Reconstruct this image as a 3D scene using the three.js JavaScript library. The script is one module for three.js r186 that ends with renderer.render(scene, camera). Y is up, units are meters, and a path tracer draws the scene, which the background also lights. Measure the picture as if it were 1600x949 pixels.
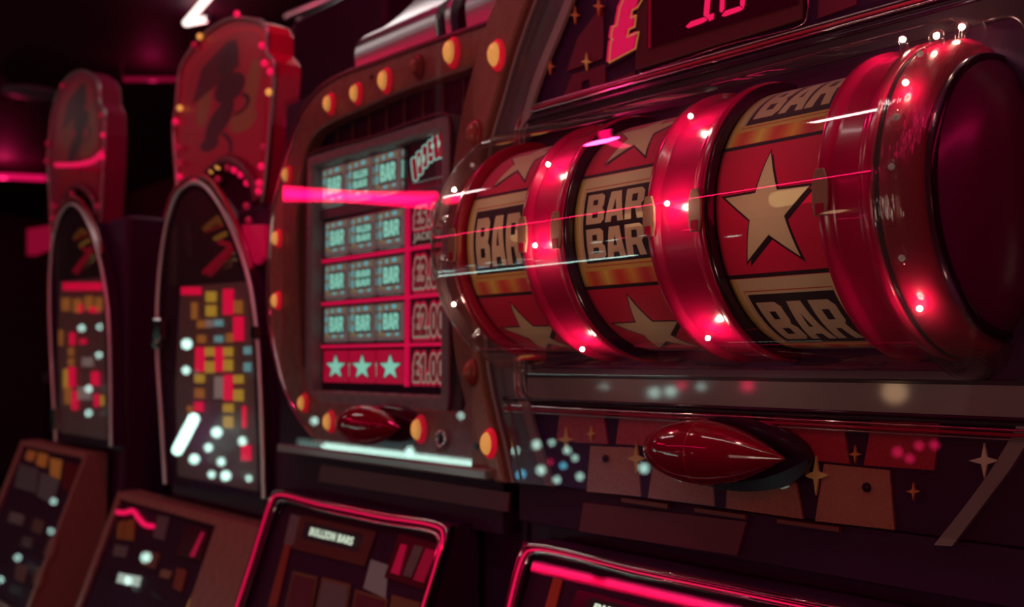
import * as THREE from 'three';
import { RoundedBoxGeometry } from 'three/addons/geometries/RoundedBoxGeometry.js';
import { mergeGeometries } from 'three/addons/utils/BufferGeometryUtils.js';
import { RectAreaLightUniformsLib } from 'three/addons/lights/RectAreaLightUniformsLib.js';
RectAreaLightUniformsLib.init();

// ---------------------------------------------------------------- camera, lens, exposure
const V = (x, y, z) => new THREE.Vector3(x, y, z);
const W = 1600, H = 949, F = 1650;                       // focal length in pixels of the 1600 x 949 frame
const EYE = V(0, 1.15, 0.95);
const YAW = Math.atan2(1380, Math.hypot(F, 91.5)), PITCH = Math.atan2(91.5, F);
const FWD = V(-Math.cos(YAW) * Math.cos(PITCH), Math.sin(PITCH), -Math.sin(YAW) * Math.cos(PITCH));
const RIGHT = FWD.clone().cross(V(0, 1, 0)).normalize(), UPV = RIGHT.clone().cross(FWD);
const scene = new THREE.Scene();
scene.background = new THREE.Color(0x000000);
const camera = new THREE.PerspectiveCamera(2 * Math.atan(H / 2 / F) * 180 / Math.PI, W / H, 0.05, 60);
camera.position.copy(EYE);
camera.lookAt(EYE.clone().add(FWD));
camera.focus = 1.02;
camera.userData.fStop = 4.2;
const renderer = new THREE.WebGLRenderer();
renderer.toneMapping = THREE.LinearToneMapping;
renderer.toneMappingExposure = 1.0;
renderer.shadowMap.enabled = true;

// soft ceiling lights added out of view for fill and highlights, with housings
const PINK = new THREE.Color().setRGB(1, 0.02, 0.16), TEAL = new THREE.Color().setRGB(0.62, 1, 0.88), WARM = new THREE.Color().setRGB(1, 0.62, 0.36);
function areaLight(color, intensity, w, h, at, to) {
  const l = new THREE.RectAreaLight(color, intensity, w, h);
  l.position.copy(at); l.lookAt(to); scene.add(l);
  return l;
}
function pointLight(color, intensity, p, r = 1) {
  const l = new THREE.PointLight(color, intensity, 0, 2);
  l.position.copy(p); l.castShadow = true; l.shadow.radius = r; scene.add(l);
  return l;
}
const CEIL = 2.65;
const FILL_PANELS = [[-0.9, 0.95, 1.2, 0.06, 11], [-3.4, 0.95, 1.2, 0.06, 9], [-6.4, 1.15, 1.2, 0.06, 4], [-2.9, -0.85, 0.8, 0.34, 4]];   // x, z, length, width, intensity
for (const [x, z, w, d, k] of FILL_PANELS) areaLight(new THREE.Color().setRGB(1, 0.82, 0.8), k, w, d, V(x, CEIL - 0.055, z), V(x, 0, z));

// ---------------------------------------------------------------- helpers: a pixel gives a direction, the touched plane gives the distance
const ray = (px, py) => FWD.clone().addScaledVector(RIGHT, (px - W / 2) / F).addScaledVector(UPV, (H / 2 - py) / F);
function hit(px, py, p, n) { const d = ray(px, py); return EYE.clone().addScaledVector(d, p.clone().sub(EYE).dot(n) / d.dot(n)); }
const at = (px, py, z = 0) => hit(px, py, V(0, 0, z), V(0, 0, 1));
const atY = (px, py, y) => hit(px, py, V(0, y, 0), V(0, 1, 0));
function mirrored(px, py, zGlass, zThing) {                // where a thing on the plane z = zThing stands when the glass at zGlass shows it at this pixel
  const p = at(px, py, zGlass), d = p.clone().sub(EYE); d.z *= -1;
  return p.addScaledVector(d, (zThing - zGlass) / d.z);
}
const origins = new WeakMap(), names = new Map();
function numbered(n) { const k = names.get(n) ?? 0; names.set(n, k + 1); return k ? n + '_' + String(k).padStart(3, '0') : n; }
function tag(o, label, category, group, kind) {
  if (label) o.userData.label = label;
  if (category) o.userData.category = category;
  if (group) o.userData.group = group;
  if (kind) o.userData.kind = kind;
  return o;
}
function thing(name, label, category, base, group) {
  const o = new THREE.Group(); o.name = numbered(name); o.position.copy(base); scene.add(o); origins.set(o, base.clone());
  return tag(o, label, category, group);
}
function part(name, geo, mat, parent, label) {             // geometry comes in world coordinates
  const o = origins.get(parent) ?? V(0, 0, 0);
  geo.translate(-o.x, -o.y, -o.z);
  const m = new THREE.Mesh(geo, mat); m.name = name; m.castShadow = m.receiveShadow = true;
  parent.add(m); origins.set(m, o);
  if (label) m.userData.label = label;
  return m;
}
function solo(name, geo, mat, label, category, group, kind) {
  geo.computeBoundingBox(); const b = geo.boundingBox, c = V((b.min.x + b.max.x) / 2, b.min.y, (b.min.z + b.max.z) / 2);
  geo.translate(-c.x, -c.y, -c.z);
  const m = new THREE.Mesh(geo, mat); m.name = kind === 'structure' ? name : numbered(name); m.position.copy(c); m.castShadow = m.receiveShadow = true; scene.add(m);
  return tag(m, label, category, group, kind);
}
const box = (x0, x1, y0, y1, z0, z1, r = 0) => {
  const w = x1 - x0, h = y1 - y0, d = z1 - z0;
  const g = r ? new RoundedBoxGeometry(w, h, d, 2, Math.min(r, w / 2.1, h / 2.1, d / 2.1)) : new THREE.BoxGeometry(w, h, d);
  return g.translate((x0 + x1) / 2, (y0 + y1) / 2, (z0 + z1) / 2);
};
function extrude(shape, z, depth, bevel = 0) {
  const g = new THREE.ExtrudeGeometry(shape, { depth: Math.max(depth - 2 * bevel, 1e-4), bevelEnabled: bevel > 0, bevelSize: bevel, bevelOffset: -bevel, bevelThickness: bevel, bevelSegments: 2, curveSegments: 16 });
  return g.translate(0, 0, z + bevel);
}
const flat = (pts, z) => pts.map(([x, y]) => { const p = at(x, y, z); return new THREE.Vector2(p.x, p.y); });
const spline = (pts, closed, n = 64) => new THREE.CatmullRomCurve3(pts.map((p) => V(p.x, p.y, 0)), closed, 'centripetal').getPoints(n).map((p) => new THREE.Vector2(p.x, p.y));
const poly = (pts, z, depth, bevel) => extrude(new THREE.Shape(flat(pts, z)), z, depth, bevel);
const tube = (pts, r, n = 80, closed = false, seg = 10) => new THREE.TubeGeometry(new THREE.CatmullRomCurve3(pts, closed, 'centripetal'), n, r, seg, closed);
const rod = (a, b, r, seg = 12) => new THREE.TubeGeometry(new THREE.LineCurve3(a, b), 1, r, seg, false);
const ball = (c, rx, ry, rz, a = 18, b = 12) => new THREE.SphereGeometry(1, a, b).scale(rx, ry, rz).translate(c.x, c.y, c.z);
function capsule(a, b, r) {                                // a rod with round ends
  const d = b.clone().sub(a), g = new THREE.CapsuleGeometry(r, d.length(), 6, 12);
  g.applyQuaternion(new THREE.Quaternion().setFromUnitVectors(V(0, 1, 0), d.clone().normalize()));
  return g.translate((a.x + b.x) / 2, (a.y + b.y) / 2, (a.z + b.z) / 2);
}
function spun(profile, y0, z0, seg = 96) {                 // a profile of [x, radius] turned round the axis parallel to x through (y0, z0)
  const g = new THREE.LatheGeometry(profile.map(([x, r]) => new THREE.Vector2(r, x)), seg);
  g.rotateZ(-Math.PI / 2);
  return g.translate(0, y0, z0);
}

function sweepX(prof, x0, x1) {                            // a profile of [z, y] swept along x
  return new THREE.ExtrudeGeometry(new THREE.Shape(prof.map((p) => new THREE.Vector2(...p))), { depth: x1 - x0, bevelEnabled: false }).rotateY(-Math.PI / 2).translate(x1, 0, 0);
}

// ---------------------------------------------------------------- materials
let seed = 7;
const rnd = () => { seed = (seed * 1664525 + 1013904223) >>> 0; return seed / 4294967296; };
const lin = (r, g, b) => new THREE.Color().setRGB(r, g, b);
const M = (r, g, b, roughness = 0.5, extra = {}) => new THREE.MeshPhysicalMaterial({ color: lin(r, g, b), roughness, metalness: 0, ...extra });
const glow = (r, g, b, base = [0.02, 0.02, 0.02]) => M(...base, 0.4, { emissive: lin(r, g, b), emissiveIntensity: 1 });
function grainTexture(n, lo, hi, streak) {
  const d = new Uint8Array(n * n * 4);
  for (let y = 0; y < n; y++) for (let x = 0; x < n; x++) {
    const v = lo + (hi - lo) * (0.6 * rnd() + 0.4 * (0.5 + 0.5 * Math.sin(x * 0.19 + 2 * Math.sin(y * 0.11))) * (streak ? 0.4 : 1));
    d.set([v, v, v, 255], (y * n + x) * 4);
  }
  const t = new THREE.DataTexture(d, n, n); t.wrapS = t.wrapT = THREE.RepeatWrapping; t.magFilter = THREE.LinearFilter; t.needsUpdate = true;
  return t;
}
const grain = grainTexture(128, 120, 255, true); grain.repeat.set(6, 6);
const blackPanel = M(0.055, 0.008, 0.045, 0.5, { specularIntensity: 0.3 });
const blackGloss = M(0.025, 0.004, 0.02, 0.15);
const darkBody = M(0.06, 0.009, 0.05, 0.6, { roughnessMap: grain, specularIntensity: 0.3 });
const darkRed = M(0.16, 0.004, 0.035, 0.45);
const wedgeRed = M(0.52, 0.02, 0.05, 0.42, { roughnessMap: grain }), wedgeBrown = M(0.52, 0.15, 0.11, 0.42, { roughnessMap: grain });
const wedgeUpper = M(0.15, 0.004, 0.025, 0.42);
const bandBrown = M(0.31, 0.11, 0.08, 0.45, { roughnessMap: grain });
const bandGrey = M(0.12, 0.085, 0.095, 0.5, { roughnessMap: grain });
const arcGrey = M(0.3, 0.2, 0.2, 0.5);
const fieldBlack = M(0.055, 0.008, 0.045, 0.5, { specularIntensity: 0.3 });
const chrome = M(0.8, 0.78, 0.78, 0.09, { metalness: 1 });
const satinChrome = M(0.9, 0.86, 0.86, 0.45, { metalness: 1 });
const steel = M(0.6, 0.6, 0.6, 0.3, { metalness: 1 });
const redPlastic = M(0.6, 0.003, 0.075, 0.26, { clearcoat: 0.6, clearcoatRoughness: 0.12 });
const redRim = M(0.42, 0.003, 0.035, 0.3, { clearcoat: 0.6, clearcoatRoughness: 0.1 });
const redLens = M(0.26, 0.002, 0.02, 0.08, { clearcoat: 1, clearcoatRoughness: 0.03 });
const endPurple = M(0.14, 0.003, 0.075, 0.3, { clearcoat: 0.6, clearcoatRoughness: 0.22 });
const pane = M(1, 1, 1, 0.0, { transmission: 1, thickness: 0, ior: 1.85 });
const acrylic = M(1, 0.98, 0.98, 0.02, { transmission: 1, thickness: 0, ior: 1.85 });
const shoulder = M(0.6, 0.48, 0.46, 0.06, { transmission: 0.9, thickness: 0, ior: 1.8, bumpMap: grainTexture(96, 60, 255), bumpScale: 0.0012 });
const bulbGlass = M(1, 1, 1, 0.03, { transmission: 1, thickness: 0, ior: 1.9 });
const goldStar = M(0.95, 0.6, 0.2, 0.35), orangeStar = M(0.8, 0.22, 0.08, 0.35), paleStar = M(0.85, 0.65, 0.5, 0.35);
const brownFrame = M(0.34, 0.15, 0.12, 0.45, { roughnessMap: grain });
const neonPink = glow(11, 0.02, 0.8), neonWhite = glow(2.4, 1.9, 1.7);
const tubeTeal = glow(3, 4.8, 4.2);

// ---------------------------------------------------------------- print
function canvas(w, h, draw) {
  const c = document.createElement('canvas'); c.width = w; c.height = h; draw(c.getContext('2d'), w, h);
  const t = new THREE.CanvasTexture(c); t.colorSpace = THREE.SRGBColorSpace; t.magFilter = THREE.LinearFilter; t.anisotropy = 8;
  return t;
}
function fitted(g, text, x, y, w, h, color, weight = 0, outline) {     // text stretched into a box
  g.save(); g.font = 'bold 100px sans-serif'; g.textBaseline = 'alphabetic'; g.textAlign = 'left';
  const m = g.measureText(text).width + weight;
  g.translate(x, y + h); g.scale(w / m, h / (74 + weight)); g.translate(weight / 2, -weight / 2);
  g.lineJoin = 'round';
  if (outline) { g.strokeStyle = outline[0]; g.lineWidth = outline[1]; g.strokeText(text, 0, 0); }
  if (weight) { g.strokeStyle = color; g.lineWidth = weight; g.strokeText(text, 0, 0); }
  g.fillStyle = color; g.fillText(text, 0, 0); g.restore();
}
const GLYPHS = {                                           // block letters in a unit square, outer outline first, then counters
  B: [[[0, 0], [0.78, 0], [0.95, 0.1], [0.95, 0.4], [0.86, 0.5], [1, 0.6], [1, 0.88], [0.82, 1], [0, 1]], [[0.34, 0.2], [0.6, 0.2], [0.6, 0.38], [0.34, 0.38]], [[0.34, 0.62], [0.64, 0.62], [0.64, 0.8], [0.34, 0.8]]],
  A: [[[0.22, 0], [0.78, 0], [1, 1], [0.68, 1], [0.64, 0.82], [0.36, 0.82], [0.32, 1], [0, 1]], [[0.5, 0.26], [0.59, 0.6], [0.41, 0.6]]],
  R: [[[0, 0], [0.78, 0], [0.97, 0.12], [0.97, 0.45], [0.84, 0.55], [1, 1], [0.66, 1], [0.54, 0.66], [0.34, 0.66], [0.34, 1], [0, 1]], [[0.34, 0.2], [0.62, 0.2], [0.62, 0.43], [0.34, 0.43]]],
};
function blockBar(g, x, y, w, h, color, fat = 0) {
  const lw = w / 3.12;
  g.fillStyle = g.strokeStyle = color; g.lineWidth = fat; g.lineJoin = 'round';
  [...'BAR'].forEach((c, i) => {
    g.beginPath();
    for (const ring of GLYPHS[c]) { ring.forEach(([a, b], k) => (k ? g.lineTo : g.moveTo).call(g, x + i * lw * 1.06 + a * lw, y + b * h)); g.closePath(); }
    g.fill('evenodd'); if (fat) g.stroke();
  });
}
function starPath(g, cx, cy, rx, ry, inner = 0.4) {
  g.beginPath();
  for (let i = 0; i < 10; i++) { const a = -Math.PI / 2 + i * Math.PI / 5, k = i % 2 ? inner : 1; g.lineTo(cx + rx * k * Math.cos(a), cy + ry * k * Math.sin(a)); }
  g.closePath();
}
const CREAM = '#c8b48c', STRIPRED = '#c4103e';
function reelStrip(symbols) {                             // six and a half symbols round the drum, the first in the middle of the strip, the rest the same way up and down
  return canvas(640, 2028, (g, w, h) => {
    const ch = h / 6.5;
    for (let i = -3; i <= 3; i++) {
      const k = symbols[Math.abs(i)];
      for (const oy of [h / 2 - (i + 0.5) * ch]) {
        g.save(); g.translate(0, oy);
        g.fillStyle = STRIPRED; g.fillRect(0, 0, w, ch);
        if (k === 'star') {
          starPath(g, w * 0.5 + 18, ch * 0.53 + 9, w * 0.45, ch * 0.455, 0.4); g.fillStyle = '#1a0610'; g.fill();
          starPath(g, w * 0.5, ch * 0.53, w * 0.45, ch * 0.455, 0.4); g.fillStyle = CREAM; g.fill(); g.lineWidth = 5; g.strokeStyle = '#1a0610'; g.stroke();
        } else {
          g.fillStyle = CREAM; g.fillRect(0, ch * 0.02, w, ch * 0.96);
          const bottom = g.createLinearGradient(0, 0, w, 0);   // printed flame border
          ['#d8b440', '#c8402a', '#d8c050', '#c83228', '#d89a3a', '#c02838', '#d0a840'].forEach((c, j) => bottom.addColorStop(j / 6, c));
          g.fillStyle = bottom; g.fillRect(0, ch * 0.83, w, ch * 0.15);
          g.fillStyle = '#c4a050'; g.fillRect(0, ch * 0.78, w, ch * 0.07); g.fillRect(0, ch * 0.02, w * 0.06, ch * 0.96);
          g.strokeStyle = '#a8482a'; g.lineWidth = 3; g.strokeRect(w * 0.1, ch * 0.13, w * 0.84, ch * 0.68);
          g.fillStyle = '#160810'; g.fillRect(w * 0.12, ch * 0.16, w * 0.82, ch * 0.62);
          if (k === 'bar') blockBar(g, w * 0.16, ch * 0.235, w * 0.74, ch * 0.48, '#c0aa88');
          else { blockBar(g, w * 0.16, ch * 0.19, w * 0.74, ch * 0.26, '#c0aa88'); blockBar(g, w * 0.16, ch * 0.49, w * 0.74, ch * 0.26, '#c0aa88'); }
        }
        g.fillStyle = '#1a0610'; g.fillRect(0, 0, w, 5); g.fillRect(0, ch - 5, w, 5);
        g.restore();
      }
    }
  });
}
function displayTile(kind) {
  return canvas(256, 288, (g, w, h) => {
    if (kind === 'star') {
      g.fillStyle = '#b00030'; g.fillRect(0, 0, w, h); g.strokeStyle = '#500018'; g.lineWidth = 8; g.strokeRect(0, 0, w, h);
      starPath(g, w / 2, h * 0.52, w * 0.44, h * 0.42, 0.42); g.fillStyle = '#8fd8c0'; g.fill(); g.lineWidth = 8; g.strokeStyle = '#30101c'; g.stroke();
      return;
    }
    g.fillStyle = '#6a5252'; g.fillRect(0, 0, w, h);
    g.strokeStyle = '#2c1418'; g.lineWidth = 10; g.strokeRect(2, 2, w - 4, h - 4);
    g.fillStyle = '#7a6a4c'; g.fillRect(14, 16, w - 50, 40); g.fillRect(14, 16, 34, h - 60); g.fillRect(50, h - 62, w - 90, 26);
    const blob = (x, y, rx, ry) => { g.beginPath(); g.ellipse(x, y, rx, ry, 0, 0, 7); g.fillStyle = '#5fb4c0'; g.fill(); };
    blob(28, 40, 11, 14); blob(90, 36, 13, 18); blob(160, 32, 24, 17); blob(28, 100, 12, 28); blob(28, 180, 12, 34); blob(110, h - 48, 22, 11); blob(190, h - 50, 16, 12);
    g.fillStyle = '#14101a'; g.fillRect(50, 70, w - 92, h - 142);
    const c = '#8fdcc4';
    if (kind === 'bar') blockBar(g, 60, 82, w - 114, h - 168, c, 3);
    else if (kind === 'double') { blockBar(g, 60, 80, w - 114, 54, c, 2); blockBar(g, 60, 150, w - 114, 54, c, 2); }
    else { fitted(g, 'BULLION', 58, 78, w - 108, 58, c, 12); blockBar(g, 60, 150, w - 114, 54, c, 2); }
  });
}
const priceText = (text, sub) => canvas(288, 288, (g, w, h) => {
  g.fillStyle = '#100408'; g.fillRect(0, 0, w, h);
  const hh = sub ? h * 0.52 : h * 0.72, y = sub ? 20 : 40;
  fitted(g, text, 18, y, w - 36, hh, '#8a1024', 4, ['#c00838', 34]); fitted(g, text, 18, y, w - 36, hh, '#7a1424', 4, ['#a89484', 17]);
  if (sub) fitted(g, sub, 20, h * 0.7, w - 40, h * 0.2, '#a89484', 6);
});
const squiggle = canvas(288, 288, (g, w, h) => {           // bubble-lettered emblem, too blurred to read
  g.fillStyle = '#0c0408'; g.fillRect(0, 0, w, h);
  const strokes = [[24, 150, 40, 262], [62, 120, 74, 232], [104, 92, 110, 196], [142, 70, 150, 170], [178, 50, 190, 160], [216, 40, 222, 158], [250, 40, 252, 168]];
  g.lineCap = 'round';
  for (const [lw, c] of [[50, '#8fd0c0'], [32, '#8a0a20']]) { g.lineWidth = lw; g.strokeStyle = c; for (const [a, b, x, y] of strokes) { g.beginPath(); g.moveTo(a, b); g.lineTo(x, y); g.stroke(); } }
  g.fillStyle = '#9fe0cc'; for (const [x, y, a, b] of [[64, 165, 7, 34], [100, 155, 6, 26], [160, 92, 12, 16], [205, 88, 8, 22], [244, 120, 7, 18], [148, 140, 8, 8], [128, 142, 6, 6]]) { g.beginPath(); g.ellipse(x, y, a, b, 0, 0, 7); g.fill(); }
});
const shownPrint = (t, k) => new THREE.MeshPhysicalMaterial({ color: 0x0a0608, roughness: 0.4, emissive: 0xffffff, emissiveMap: t, emissiveIntensity: k });
const plainPrint = (t, roughness = 0.45) => new THREE.MeshPhysicalMaterial({ color: 0xffffff, map: t, roughness });

// ---------------------------------------------------------------- the room
const RX0 = -11.6, RX1 = 2.6, RZ0 = -2.4, RZ1 = 3.7;
const carpet = M(0.05, 0.012, 0.02, 0.95, { bumpMap: grainTexture(64, 0, 255), bumpScale: 0.003 });
const wallPaint = M(0.1, 0.014, 0.05, 0.7, { roughnessMap: grain });
const ceilPaint = M(0.05, 0.009, 0.03, 0.65);
solo('floor', box(RX0, RX1, -0.1, 0, RZ0, RZ1), carpet, 'dark red patterned arcade carpet floor', 'floor', null, 'structure');
solo('ceiling', box(RX0, RX1, CEIL, CEIL + 0.1, RZ0, RZ1), ceilPaint, 'dark glossy arcade ceiling with pink neon', 'ceiling', null, 'structure');
solo('wall_back', box(RX0, RX1, 0, CEIL, RZ0 - 0.1, RZ0), wallPaint, 'dark wall behind the row of machines', 'wall', null, 'structure');
solo('wall_front', box(RX0, RX1, 0, CEIL, RZ1, RZ1 + 0.1), wallPaint, 'dark wall facing the row of machines', 'wall', null, 'structure');
solo('wall_left', box(RX0 - 0.1, RX0, 0, CEIL, RZ0, RZ1), wallPaint, 'dark wall at the far end of the row', 'wall', null, 'structure');
solo('wall_right', box(RX1, RX1 + 0.1, 0, CEIL, RZ0, RZ1), wallPaint, 'dark wall at the near end of the row', 'wall', null, 'structure');

// ---------------------------------------------------------------- the near machine: three reels in a clear tube
const m1 = thing('fruit_machine', 'red fruit machine with three star and BAR reels in a clear tube', 'fruit machine', V(-0.78, 0, -0.25), 'fruit machines along the wall');
{
  const AX = 1.30, AZ = 0.0;                              // axis of the reels
  part('cabinet', box(-1.14, -0.36, 0.02, 1.95, -0.52, -0.03, 0.012), darkBody, m1);
  part('art_panel', box(-1.135, -0.33, 0.985, 1.95, -0.03, -0.004, 0.003), fieldBlack, m1);
  const lower = part('lower_front', box(-1.13, -0.37, 0.93, 0.984, -0.03, -0.006, 0.002), blackPanel, m1);
  part('dim_red_panel', poly([[915, 785], [1170, 815], [1155, 868], [908, 830]], -0.006, 0.004), darkRed, lower);
  // side moulding with bulbs
  const L = [[797, -20], [777, 26], [757, 90], [738, 160], [727, 215], [716, 300], [712, 380], [715, 470], [724, 560], [742, 640], [762, 700], [786, 753]];
  const Rr = [[801, 754], [788, 690], [778, 650], [763, 575], [755, 470], [752, 380], [757, 300], [770, 215], [786, 160], [806, 90], [828, 26], [846, -20]];
  const A = [[896, -20], [868, 50], [847, 100], [830, 150], [818, 200], [806, 280], [800, 380], [802, 470], [810, 560], [822, 640], [838, 700], [856, 758]];
  const A2 = [[870, 760], [850, 700], [833, 640], [820, 560], [812, 470], [810, 380], [816, 280], [828, 200], [841, 150], [859, 100], [880, 50], [908, -20]];
  const ring = (a, b, z, d, bev) => extrude(new THREE.Shape([...spline(flat(a, z), false, 40), ...spline(flat(b, z), false, 40)]), z, d, bev);
  const side = part('side_moulding', ring(L, Rr, 0.002, 0.016, 0.004), bandBrown, m1, 'curved brown side moulding set with amber bulbs');
  part('edge_bead', tube(Rr.slice().map(([x, y]) => at(x, y, 0.016)), 0.0022, 80), arcGrey, side);
  part('grey_band', ring(Rr.slice().reverse(), A.slice().reverse(), -0.002, 0.006), bandGrey, m1, 'matt grey curved band inside the moulding');
  part('grey_arc', ring(A, A2, 0.0, 0.006), arcGrey, m1);
  part('grey_arc', ring([[1625, 560], [1600, 650], [1562, 720], [1520, 780], [1464, 851]], [[1492, 853], [1546, 782], [1590, 722], [1630, 650], [1650, 560]], -0.004, 0.006), arcGrey, m1);
  for (const [x, y, r] of [[780, 87, 12], [746, 210, 11], [740, 582, 10], [768, 693, 11]]) bulbOn(m1, x, y, 0.017, r * 0.0015, !(y > 200 && y < 600));
  // printed sunburst and stars
  for (const p of [[[878, 636], [944, 640], [952, 694], [872, 690]], [[972, 640], [1051, 645], [1058, 700], [965, 694]], [[1083, 645], [1173, 649], [1180, 712], [1075, 704]], [[1213, 651], [1319, 657], [1330, 725], [1206, 713]], [[1365, 658], [1470, 662], [1462, 735], [1352, 727]],
    [[925, 697], [998, 700], [1004, 776], [919, 768]], [[1026, 704], [1114, 712], [1119, 791], [1015, 778]], [[1141, 713], [1240, 722], [1257, 811], [1137, 794]], [[1290, 725], [1392, 735], [1400, 828], [1276, 814]]])
    part('sunburst_wedge', poly(p, -0.004, 0.003), p[0][1] < 690 ? wedgeRed : wedgeBrown, m1);
  for (const p of [[[905, 60], [944, 8], [946, 62], [944, 92], [888, 112]], [[880, 158], [897, 117], [948, 101], [949, 150], [926, 158], [923, 124], [912, 128], [908, 166]], [[955, 128], [994, 112], [996, 132], [958, 146]], [[1282, -10], [1345, -28], [1340, 8], [1280, 30]]])
    part('sunburst_wedge', poly(p, -0.004, 0.003), wedgeUpper, m1);
  const star4 = (x, y, w, h) => { const s = []; for (let i = 0; i < 8; i++) { const a = i * Math.PI / 4 - Math.PI / 2, k = i % 2 ? 0.27 : 1; s.push([x + w * k * Math.cos(a), y + h * k * Math.sin(a)]); } return s; };
  for (const [x, y, w, h, m] of [[827, 645, 6, 11, orangeStar], [886, 687, 12, 20, goldStar], [925, 678, 7, 12, goldStar], [996, 717, 14, 25, goldStar], [1338, 710, 10, 14, orangeStar], [1277, 743, 20, 31, goldStar], [1429, 768, 11, 14, orangeStar], [1540, 720, 24, 28, paleStar],
    [861, 104, 8, 13, orangeStar], [918, 97, 8, 14, goldStar], [900, 24, 8, 14, orangeStar], [937, 10, 9, 15, orangeStar]])
    part('gold_star', poly(star4(x, y, w, h), -0.001, 0.003), m, m1);
  for (const [x, y] of [[946, 717], [1354, 762]]) part('screw_head', ball(at(x, y, 0), 0.005, 0.005, 0.004, 12, 8), blackGloss, m1);
  // trim clips under the art panel
  for (const [a, b] of [[976, 1048], [1090, 1170], [1219, 1316]]) part('trim_clip', poly([[a, 778 + (a - 976) * 0.135], [b, 778 + (b - 976) * 0.135], [b, 785 + (b - 976) * 0.135], [a, 784 + (a - 976) * 0.135]], -0.002, 0.006), M(0.2, 0.03, 0.03, 0.4), m1);
  // pound sign and credit display above the reels
  const pound = [[952, 98], [955, 66], [958, 62], [955, 60], [958, 42], [964, 40], [969, 12], [980, -12], [1002, -28], [1004, -2], [996, 12], [988, 16], [986, 28], [994, 24], [992, 42], [983, 46], [980, 58], [998, 50], [993, 76]];
  const poundSign = part('pound_sign', poly(pound, 0.0, 0.006, 0.001), glow(0.42, 0.003, 0.05, [0.5, 0.01, 0.06]), m1, 'red pound sign with gold outline');
  const grow = (k) => { const c = pound.reduce((s, p) => [s[0] + p[0] / pound.length, s[1] + p[1] / pound.length], [0, 0]); return pound.map(([x, y]) => [c[0] + (x - c[0]) * k, c[1] + (y - c[1]) * k]); };
  part('gold_outline', mergeGeometries(pound.map((p, i) => { const q = pound[(i + 1) % pound.length]; return capsule(at(p[0], p[1], 0.0058), at(q[0], q[1], 0.0058), 0.0011); })), M(0.75, 0.42, 0.12, 0.35, { emissive: lin(0.16, 0.07, 0.015) }), poundSign).name = 'gold_outline_light';
  part('dark_outline', poly(grow(1.16), -0.003, 0.003), blackPanel, poundSign);
  const disp = part('credit_display', poly([[999, 112], [1003, -40], [1262, -110], [1260, 32]], -0.003, 0.008, 0.002), M(0.09, 0.006, 0.012, 0.4), m1, 'dark red credit display window');
  part('bezel', tube([[1000, 114], [1002, 60], [1004, -40], [1130, -80], [1262, -112], [1262, -40], [1261, 26], [1256, 36], [1130, 72], [1006, 114]].map(([x, y]) => at(x, y, 0.003)), 0.0009, 160, true, 6), chrome, disp);
  part('screen', poly([[1014, 76], [1016, -50], [1248, -110], [1248, 6]], 0.004, 0.003), M(0.06, 0.001, 0.02, 0.12), disp);
  part('window_gleam', poly([[1014, 76], [1015, -30], [1018, -31], [1017, 75]], 0.0072, 0.0015), redPlastic, disp, 'red strip standing in for a gleam along the display window');  // red strip takes the place of a gleam on the window side
  const seg = (pts) => part('display_segment', poly(pts, 0.0072, 0.001), glow(0.85, 0.005, 0.09), disp);
  seg([[1072, 42], [1080, 34], [1101, 27], [1106, 31], [1098, 36], [1076, 44]]); seg([[1107, 30], [1100, 24], [1104, -22], [1110, -26], [1112, -20], [1108, 24]]);
  seg([[1108, 33], [1109, 23], [1116, 21], [1115, 30]]);
  seg([[1125, 18], [1127, -30], [1133, -26], [1132, 14], [1128, 20]]); seg([[1128, 25], [1134, 17], [1156, 10], [1162, 14], [1155, 18], [1132, 26]]); seg([[1157, 8], [1159, -36], [1166, -40], [1164, 6], [1162, 13]]);
  // surround of the reel tube
  const round = (x0, x1, y0, y1, r) => { const s = new THREE.Shape(); s.moveTo(x0 + r, y0); s.lineTo(x1 - r, y0); s.absarc(x1 - r, y0 + r, r, -Math.PI / 2, 0); s.lineTo(x1, y1 - r); s.absarc(x1 - r, y1 - r, r, 0, Math.PI / 2); s.lineTo(x0 + r, y1); s.absarc(x0 + r, y1 - r, r, Math.PI / 2, Math.PI); s.lineTo(x0, y0 + r); s.absarc(x0 + r, y0 + r, r, Math.PI, 1.5 * Math.PI); return s; };
  const sur = round(-1.115, -0.40, 1.093, 1.492, 0.028); sur.holes.push(round(-1.10, -0.42, 1.134, 1.462, 0.02));
  const surround = part('reel_surround', extrude(sur, -0.004, 0.008, 0.002), M(0.05, 0.03, 0.04, 0.1), m1, 'smoked dark surround of the reel tube');
  part('grey_reflection_tray', box(-1.098, -0.42, 1.0985, 1.129, 0.004, 0.006), M(0.24, 0.18, 0.19, 0.05, { ior: 2 }), surround, 'glossy strip coloured grey for the reflections under the reel tube');  // paler grey puts the reflections on the dark surround into the colour
  const loop = (g) => { const s = round(-1.115 - g, -0.40 + g, 1.093 - g, 1.492 + g, 0.028 + g).getPoints(12); return s.map((p) => V(p.x, p.y, 0.004)); };
  part('chrome_bead', tube(loop(0.0035), 0.0016, 400, true, 8), chrome, surround); part('red_bead', tube(loop(0.008), 0.0018, 400, true, 8), redRim, surround); part('chrome_bead', tube(loop(0.012), 0.001, 400, true, 8), steel, surround);
  part('black_bead', tube(loop(-0.006), 0.003, 400, true, 8), blackGloss, surround);

  // reels
  const RW = 0.118, RR = 0.136, RX = [-1.006, -0.806, -0.603];
  const symbols = [['bar', 'star', 'double', 'bar'], ['double', 'star', 'bar', 'star'], ['star', 'bar', 'double', 'star']];
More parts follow.
